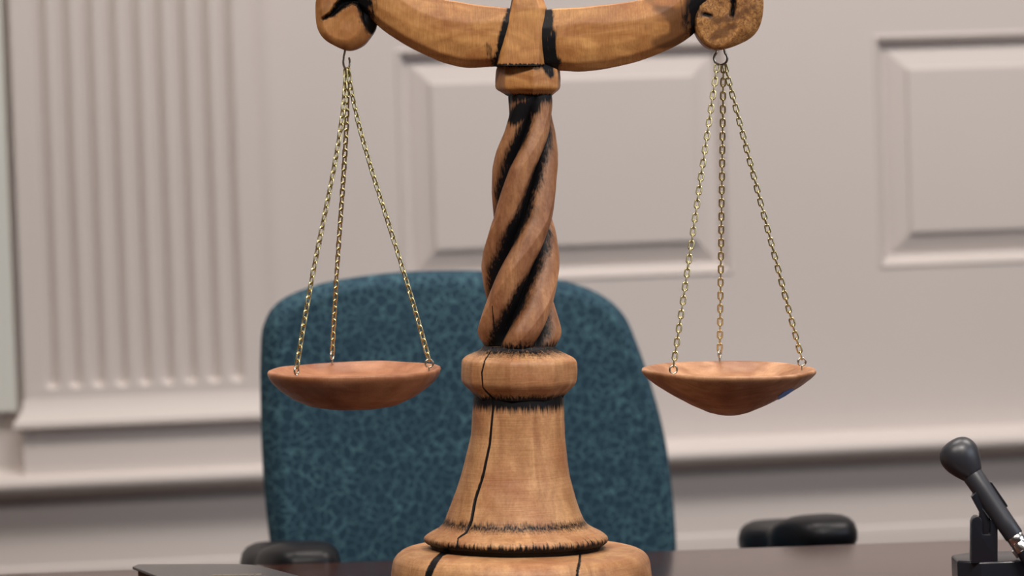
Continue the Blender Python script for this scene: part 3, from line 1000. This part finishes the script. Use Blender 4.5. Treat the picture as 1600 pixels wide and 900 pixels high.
def pan(cx, cy, R, prof, slope, mat, wob, anchors, top, rolls, seed, tilt=0.022, hang=0.0):
    nphi = 260
    phi = np.linspace(0, 2 * PI, nphi, endpoint=False)
    P = np.array(prof, float)
    seg = np.hypot(np.diff(P[:, 0]), np.diff(P[:, 1])); t = np.concatenate([[0], np.cumsum(seg)])
    tt = np.linspace(0, t[-1], 190)
    r = np.interp(tt, t, P[:, 0]); h = np.interp(tt, t, P[:, 1])
    k = np.ones(5) / 5
    r[2:-2] = np.convolve(r, k, 'valid'); h[2:-2] = np.convolve(h, k, 'valid')
    PH, RR = np.meshgrid(phi, r); HH = h[:, None] + 0 * PH
    RR = RR * (1 + 0.010 * (N1(PH * 2.5, HH / 20 + seed) - 0.5)) * facets(PH, 14, seed, 0.4)
    HH = HH + wob * (N2(PH * 7 / (2 * PI) * 2, np.full_like(PH, seed * 5.7)) - 0.5) * (RR / R)
    X = cx + RR * np.cos(PH); D = RR * np.sin(PH)
    Y = cy + HH + slope * RR * np.cos(PH) - tilt * D
    V = SP(X, Y, D).reshape(-1, 3)
    fa = [tuple(f) for f in grid_faces(len(r), nphi, True)]
    n0 = len(V); V = np.concatenate([V, [V[:nphi].mean(0)], [V[-nphi:].mean(0)]])
    fa += [(n0, j, (j + 1) % nphi) for j in range(nphi)]
    o2 = (len(r) - 1) * nphi
    fa += [(n0 + 1, o2 + (j + 1) % nphi, o2 + j) for j in range(nphi)]
    po = link_mesh('pan', V, fa, mat, scale, True, {'char': np.zeros(len(V)), 'stain_shade': np.zeros(len(V))})
    for (ax, ay, side), roll, rot, tp in zip(anchors, rolls[0], rolls[1], top):
        d = side * math.sqrt(max(0, (R * 0.90) ** 2 - (ax - cx) ** 2))
        pts = [(ax, ay + 7, d), (ax, ay + 1, d)] + [(ax + 6.0 * math.sin(tt_) * math.cos(rot), ay - 6 + 6.0 * math.cos(tt_), d + 6.0 * math.sin(tt_) * math.sin(rot)) for tt_ in np.linspace(0.25, 2 * PI - 0.5, 14)]
        Q = spline(pts, 48)
        MB().tube(SP(Q[:, 0], Q[:, 1], Q[:, 2]), 1.6 * S, 10).build('eye_screw', STEEL, po)
        chain(tp, (ax, ay - 10, d), roll, po, hang)
    return po


BOWL_L = [(0, 61.5), (40, 60.5), (70, 55), (95, 44), (115, 30), (128, 18), (134.5, 9), (137, 3), (136.5, 0), (134, -1.5), (130, -1), (124, 4), (105, 14), (70, 23), (30, 27), (0, 28)]
BOWL_R = [(0, 72), (14, 71.5), (32, 67), (60, 55), (90, 39), (115, 24), (130, 12.5), (136, 6), (138, 2), (137.5, 0), (135, -1.5), (131, -1), (124, 4), (105, 15), (70, 25), (30, 30), (0, 31)]
pan_l = pan(553, 577, 137, BOWL_L, -0.022, W_PANL, 4, [(469, 579, -1), (513, 569, 1), (671, 573, -0.35)],
            [(540, 107, -2), (542, 108, 1), (544, 106, 3)], ([0.75, 0.6, 0.8], [1.1, 1.2, 0.1]), 1, hang=8.0)
pan_r = pan(1138.5, 577, 138, BOWL_R, 0.0, W_PANR, 4, [(1048, 577.5, -1), (1132.5, 567, 1), (1255, 573, 0.55)],
            [(1121, 100, -1), (1130.5, 101, 3), (1132, 100, 0)], ([0.1, 0.05, -0.1], [0.3, 1.2, 0.15]), 2)

# blue pad under the right pan
d0 = []
mb = MB()
ring = [(1209, 625), (1216, 619), (1225, 612.5), (1234, 609), (1240, 608), (1235, 613), (1226, 619.5), (1217, 624.5)]


def bowl_point(px, py, lift):
    """point of the right bowl's outer face under a pixel, lifted off by a hair"""
    o = CAM; d = ray(np.float64(px), np.float64(py)); d = d / np.linalg.norm(d)
    best = None
    ph = np.linspace(-PI, 0.4, 700)
    P = np.array(BOWL_R[:9]); rr_ = np.linspace(20, 137, 300); hh_ = np.interp(rr_, P[:, 0], P[:, 1])
    PH, RR = np.meshgrid(ph, rr_); HH = hh_[:, None] + 0 * PH
    V = SP(1138.5 + RR * np.cos(PH), 577 + HH - 0.022 * RR * np.sin(PH), RR * np.sin(PH))
    qx, qy = project(V)
    i = np.argmin((qx - px) ** 2 + (qy - py) ** 2 + 1e-4 * (RR * np.sin(PH)))
    v = V.reshape(-1, 3)[i]
    c = SP(1138.5, 560.0, 0.0)
    n = (v - c); n /= np.linalg.norm(n)
    return v + n * lift


top = np.array([bowl_point(x, y, 0.0005) for x, y in ring]); low = np.array([bowl_point(x, y, -0.002) for x, y in ring])
nn = len(ring)
cen_t = top.mean(0)
MB().add(np.concatenate([top, low]), [tuple(range(nn))] + [(i, (i + 1) % nn, (i + 1) % nn + nn, i + nn) for i in range(nn)]).build('felt_pad', BLUE, pan_r, False)['label'] = 'blue patch stuck under the pan'
tip = [(1196, 631), (1204, 627.5), (1212, 627), (1222, 624), (1219, 628), (1206, 632)]

# ------------------------------------------------------------------ swivel chair
CY = math.radians(14)
CE = np.array([math.cos(CY), math.sin(CY), 0]); CD = np.array([math.sin(CY), -math.cos(CY), 0]); CZ = np.array([0, 0, 1.0])
CB = at_y(740., 600., 4.55); CB0 = np.array([CB[0], CB[1], 0])
chair = thing('swivel_chair', 'teal crackle-patterned upholstered swivel chair with black armrests behind the desk', 'chair', CB0 + CD * 0.25)


def cuz(px, py):
    p = at_plane(np.asarray(px, float), np.asarray(py, float), CB, CD)
    return np.stack([(p - CB0) @ CE, p[..., 2]], -1)


def CP(u, d, z):
    u, d, z = np.broadcast_arrays(np.asarray(u, float), np.asarray(d, float), np.asarray(z, float))
    return CB0 + u[..., None] * CE + d[..., None] * CD + z[..., None] * CZ


OUTC = [(426, 870), (416, 790), (410, 700), (408, 620), (408, 560), (413, 508), (438, 471), (496, 446), (560, 433.5), (630, 426), (700, 423.5), (770, 424.5), (830, 430), (880, 438), (922, 450), (958, 470), (982, 497),
        (997, 532), (1010, 568), (1023, 610), (1035, 655), (1044, 700), (1051, 755), (1056, 810), (1058, 870), (1050, 950), (1005, 1010), (740, 1035), (480, 1020), (438, 960)]
q = cuz([a for a, b in OUTC], [b for a, b in OUTC])
O = closed_spline(q, 300)
cen = np.array([O[:, 0].mean(), O[:, 1].mean()])
rad = np.linalg.norm(O - cen, axis=1)
rows = []
er = 0.030                                   # edge roll
for k in np.linspace(0.03, 1, 26):
    Q = cen + (O - cen) * (1 - er / rad[:, None]) * k
    un = (Q[:, 0] - cen[0]) / 0.3
    rows.append(CP(Q[:, 0], 0.030 * (1 - k ** 3) * 0.35 + 0.022 * np.clip(np.abs(un), 0, 1) ** 2, Q[:, 1]))
un = (O[:, 0] - cen[0]) / 0.3
bend = 0.022 * np.clip(np.abs(un), 0, 1) ** 2
for k in range(1, 13):
    a = PI * k / 12
    ins = er * (1 - math.sin(a)); dd = -er * 0.9 * (1 - math.cos(a))
    Q = cen + (O - cen) * (1 - ins / rad[:, None])
    rows.append(CP(Q[:, 0], bend + dd, Q[:, 1]))
Q = cen + (O - cen) * 0.5
rows.append(CP(Q[:, 0], bend * 0.5 - er * 1.8, Q[:, 1]))
n = 300; m_ = len(rows)
fa = [tuple(f) for f in grid_faces(m_, n, True)] + [tuple(range(n)), tuple(range((m_ - 1) * n, m_ * n))[::-1]]
MB().add(np.concatenate(rows), fa).build('backrest', FABRIC, chair, True, 60)
mb = MB(); mb.box(CP(0.03, 0.21, 0.475), (0.27, 0.21, 0.05), np.array([CE, CD, CZ]), 0.045); mb.build('seat', FABRIC, chair)
mb = MB(); mb.box(CP(0.0, -0.075, 0.62), (0.16, 0.015, 0.22), np.array([CE, CD, CZ]), 0.012)
P = spline([CP(0., -0.085, 0.58), CP(0., -0.09, 0.42), CP(0., 0.0, 0.39), CP(0., 0.2, 0.40)], 30); mb.tube(P, 0.022, 10)
mb.build('back_bracket', RUBBER, chair)


def arm_pad(u, dmid, ztop, rise, name='armrest'):
    # waisted pad: two round lobes joined end to end
    t = np.linspace(0, 2 * PI, 72, endpoint=False)
    yy = 0.152 * np.cos(t)
    wv = 0.055 * (1 - 0.22 * np.exp(-(yy / 0.035) ** 2))
    xx = wv * np.sign(np.sin(t)) * np.abs(np.sin(t)) ** 0.55
    O2 = np.stack([xx, yy], 1)
    rows = []
    for ins, dz in [(0.95, -0.004), (0.7, 0.0), (0.45, 0.0), (0.25, -0.003), (0.12, -0.008), (0.04, -0.015), (0.0, -0.026), (0.0, -0.036), (0.06, -0.046), (0.2, -0.052), (0.6, -0.053)]:
        Q = O2 * (1 - ins)
        bump = 0.014 * (1 - np.exp(-((Q[:, 1] + 0.02) / 0.06) ** 2)) - 0.008
        rows.append(CP(u + Q[:, 0], dmid + Q[:, 1], ztop + dz + bump - 0.005 + rise * Q[:, 1]))
    fa = [tuple(f) for f in grid_faces(len(rows), 72, True)] + [tuple(range(72)), tuple(range((len(rows) - 1) * 72, len(rows) * 72))[::-1]]
    p = MB().add(np.concatenate(rows), fa).build(name, RUBBER, chair, True, 60)
    sg = 1 if u > 0 else -1
    pth = spline([CP(u, dmid, ztop - 0.05), CP(u, dmid, 0.60), CP(u - sg * 0.01, dmid, 0.47), CP(u - sg * 0.08, dmid, 0.415), CP(u - sg * 0.16, dmid, 0.41)], 40)
    MB().tube(pth, 0.02, 12).build('arm_post', RUBBER, p)


arm_pad(0.362, 0.285, 0.743, 0.12)
arm_pad(-0.312, 0.270, 0.750, 0.09)
mb = MB().lathe(CP(0.03, 0.2, 0.10), (0, 0, 1), [(0, 0.032), (0.16, 0.032), (0.16, 0.022), (0.32, 0.022), (0.325, 0.10), (0.335, 0.10)], 28, side=(1, 0, 0))
mb.build('gas_column', RUBBER, chair)
for k in range(5):
    a = 2 * PI * k / 5 + 0.4
    dv = np.array([math.cos(a), math.sin(a), 0])
    c0 = CP(0.03, 0.2, 0.0)
    leg = MB().tube(spline([c0 + [0, 0, 0.11], c0 + dv * 0.12 + [0, 0, 0.115], c0 + dv * 0.27 + [0, 0, 0.075]], 16), np.linspace(0.026, 0.018, 16), 10).build('base_spoke', RUBBER, chair)
    pp = np.array([-dv[1], dv[0], 0])
    mb = MB()
    for s_ in (-1, 1):
        mb.lathe(c0 + dv * 0.27 + pp * (s_ * 0.022 - 0.011) + [0, 0, 0.028], pp, [(0, 0.022), (0.003, 0.028), (0.019, 0.028), (0.022, 0.022)], 20, side=(0, 0, 1))
    mb.tube([c0 + dv * 0.27 + [0, 0, 0.03], c0 + dv * 0.27 + [0, 0, 0.08]], 0.008, 8)
    mb.build('caster', RUBBER, leg)

# ------------------------------------------------------------------ microphone and its stand
MY = 3.50; MS = MY / FPX
md2 = np.array([0.563, 0.827]); md2 /= np.linalg.norm(md2)


def MPt(px, py, d=0.0):
    return at_y(np.asarray(px, float), np.asarray(py, float), MY) + np.asarray(d, float)[..., None] * MS * EY


tip = np.array([1519.0, 741.0]) - md2 * 62
A = at_y(tip[0], tip[1], MY + 28 * MS); tl_ = tip + md2 * 300; Bp = at_y(tl_[0], tl_[1], MY - 47 * MS)
max_ = (Bp - A) / np.linalg.norm(Bp - A)
mic = thing('microphone', 'black handheld microphone with round head tilted in its stand at the right', 'microphone', MPt(1550., 800.))


def lat(prof, nm, mat, parent, n=40):
    return MB().lathe(A, max_, [(t * MS, r * MS) for t, r in prof], n).build(nm, mat, parent, True, 35)


lat([(0, 0.5), (0.7, 8), (2, 14.5), (4.5, 20), (8.5, 25), (14, 28.6), (20, 30.6), (26, 31.2), (33, 30.6), (41, 28.4), (49, 25), (56, 21.4), (61, 18.6), (64, 16.6), (64.5, 15.8)], 'microphone_head', MICBLK, mic, 56)
lat([(60, 15.0), (61.8, 15.8), (62.3, 16.4), (64, 16.7), (100, 16.0), (150, 15.3), (178, 15.0), (180, 14.0)], 'handle', MICBLK, mic)
lat([(179, 12.8), (180.5, 13.8), (190, 13.8), (191, 13.2), (192.5, 13.2), (193.5, 13.9), (205, 13.9), (206.5, 12.8)], 'connector_sleeve', CHROME, mic)
tb = MPt(*(tip + md2 * 203 + np.array([-0.827, 0.563]) * 13.5))
MB().box(tb, (3.2 * MS, 3.2 * MS, 7 * MS), np.array([[0.827, 0, 0.563], [0, 1, 0], [-0.563, 0, 0.827]]), 0.8 * MS).build('release_tab', CHROME, mic)
# cable
cable = thing('microphone_cable', 'black cable plugged into the lower end of the microphone', 'cable', MPt(1640., 940.))
lat([(206, 10), (206.5, 13.2), (222, 13.6), (224, 12.8), (226, 13.6), (244, 12.6), (258, 9), (272, 6.0)], 'plug', CLIPBLK, cable)
e0 = A + max_ * 270 * MS
cp = spline([e0, e0 + max_ * 0.012, e0 + max_ * 0.024 + np.array([0.012, 0.0, 0.004]), np.array([e0[0] + 0.085, e0[1] + 0.06, TZ + 0.004]), np.array([e0[0] + 0.17, e0[1] + 0.16, TZ + 0.004]), np.array([e0[0] + 0.30, e0[1] + 0.10, TZ + 0.004])], 60)
cp[:, 2] = np.maximum(cp[:, 2], TZ + 0.0035)
MB().tube(cp, 0.003, 10).build('cord', CLIPBLK, cable)
# stand
bz = float(MPt(1537., 876.)[2])
sc_ = MPt(1560., 876.)
stand = thing('microphone_stand', 'black block base and clip holding up the microphone on the desk', 'microphone stand', (sc_[0], MY, TZ))
yaw = 0.0
sx = np.array([math.cos(yaw), math.sin(yaw), 0]); sy = np.array([-math.sin(yaw), math.cos(yaw), 0])
bw_, bd_ = 0.060, 0.042
bc = np.array([MPt(1488., 880.)[0] + 0.0665, MY + 0.033, 0])
outl = [(-bw_, -bd_ * .55), (-bw_ * .62, -bd_), (bw_ * .62, -bd_), (bw_, -bd_ * .55), (bw_, bd_ * .55), (bw_ * .62, bd_), (-bw_ * .62, bd_), (-bw_, bd_ * .55)]
MB().extrude(outl, TZ, bz, bc, sx, sy, np.array([0, 0, 1.0]), 0.003, 3).build('stand_base', CLIPBLK, stand, True, 30)
# post: a flat fork, rounded at the top, with a slot for the clip
pts = [(1516.5, 879), (1557.5, 879), (1557.5, 824), (1555, 817), (1550, 812), (1546, 811), (1546, 825), (1546, 834), (1534, 834), (1534, 825), (1534, 816), (1532, 809), (1528, 805.5), (1523, 805.5), (1519, 809), (1517, 815)]
ou = [((p - sc_) @ np.array([1., 0, 0]), p[2] - sc_[2]) for p in [MPt(np.float64(a), np.float64(b)) for a, b in pts]]
MB().extrude(ou, -11 * MS, 13 * MS, sc_, np.array([1., 0, 0]), np.array([0, 0, 1.0]), EY, 0.0010, 3).build('fork', CLIPBLK, stand, True, 35)
# clip: an open sleeve around the handle plus a tongue into the fork
side_v = np.cross(max_, EY); side_v /= np.linalg.norm(side_v)
rows = []
aa = np.linspace(math.radians(72), math.radians(288), 40)
for t in (88, 90, 132, 134):
    rr_ = 18.6 if t in (90, 132) else 17.8
    rows.append([A + max_ * t * MS + rr_ * MS * (math.cos(a) * -EY + math.sin(a) * side_v) for a in aa])
for t in (134, 132, 90, 88):
    rows.append([A + max_ * t * MS + 16.0 * MS * (math.cos(a) * -EY + math.sin(a) * side_v) for a in aa])
rows.append(rows[0])
V = np.array(rows).reshape(-1, 3); nr, nc = len(rows), len(aa)
fa = [tuple(f) for f in grid_faces(nr, nc, False)] + [tuple(i * nc for i in range(nr - 1)), tuple(i * nc + nc - 1 for i in range(nr - 1))[::-1]]
clip = MB().add(V, fa).build('clip', CLIPBLK, stand, True, 35)
ou = [((p - sc_) @ np.array([1., 0, 0]), p[2] - sc_[2]) for p in [MPt(np.float64(a), np.float64(b)) for a, b in [(1517, 776), (1530, 800), (1530, 826), (1536, 836), (1542, 838), (1546, 830), (1548, 818), (1545, 800), (1535, 780), (1524, 768)]]]
MB().extrude(ou, -6.5 * MS, 6.5 * MS, sc_, np.array([1., 0, 0]), np.array([0, 0, 1.0]), EY, 0.001, 2).build('tongue', CLIPBLK, clip, True, 35)

# ------------------------------------------------------------------ book on the desk, bottom left
BZ = 0.787
cor = [(207, 885), (216, 881.5), (300, 881), (372, 881), (396, 882.5), (420, 887), (462, 898), (500, 908), (545, 921), (556, 929), (545, 936), (470, 944), (390, 951), (370, 949), (350, 940)]
tp = np.array([at_z(np.float64(a), np.float64(b), BZ) for a, b in cor])
bcen = tp.mean(0)
book = thing('book', 'dark leather-bound book lying on the desk, bottom left corner', 'book', (bcen[0], bcen[1], TZ))
ou = [(p[0] - bcen[0], p[1] - bcen[1]) for p in tp]
X1, Y1, Z1 = np.array([1., 0, 0]), np.array([0, 1., 0]), np.array([0, 0, 1.])
b0 = np.array([bcen[0], bcen[1], 0])
MB().extrude(ou, BZ - 0.0035, BZ, b0, X1, Y1, Z1, 0.0012, 2).build('cover', LEATHER, book, True, 30)['label'] = 'upper cover'
MB().extrude(ou, TZ, TZ + 0.0035, b0, X1, Y1, Z1, 0.0012, 2).build('cover', LEATHER, book, True, 30)['label'] = 'lower cover'
MB().extrude([(a * 0.955, b * 0.955) for a, b in ou], TZ + 0.003, BZ - 0.003, b0, X1, Y1, Z1, 0.0, 2).build('page_block', PAGES, book, False)
mb = MB()
for k in range(9):
    p = at_z(np.float64(335 + 8.5 * k), np.float64(898.5 - 0.15 * k), BZ + 0.0002)
    mb.box(p, (0.0022 + 0.0008 * (k % 3), 0.004, 0.0002))
mb.build('gilt_mark', GILT, book, False)

# ------------------------------------------------------------------ view
vs = scene.view_settings
vs.view_transform = 'Standard'; vs.look = 'None'; vs.gamma = 1.0; vs.use_curve_mapping = False
vs.exposure = -0.36
try:
    scene.cycles.use_denoising = True
    scene.cycles.max_bounces = 8
    scene.cycles.sample_clamp_indirect = 4.0
except Exception:
    pass
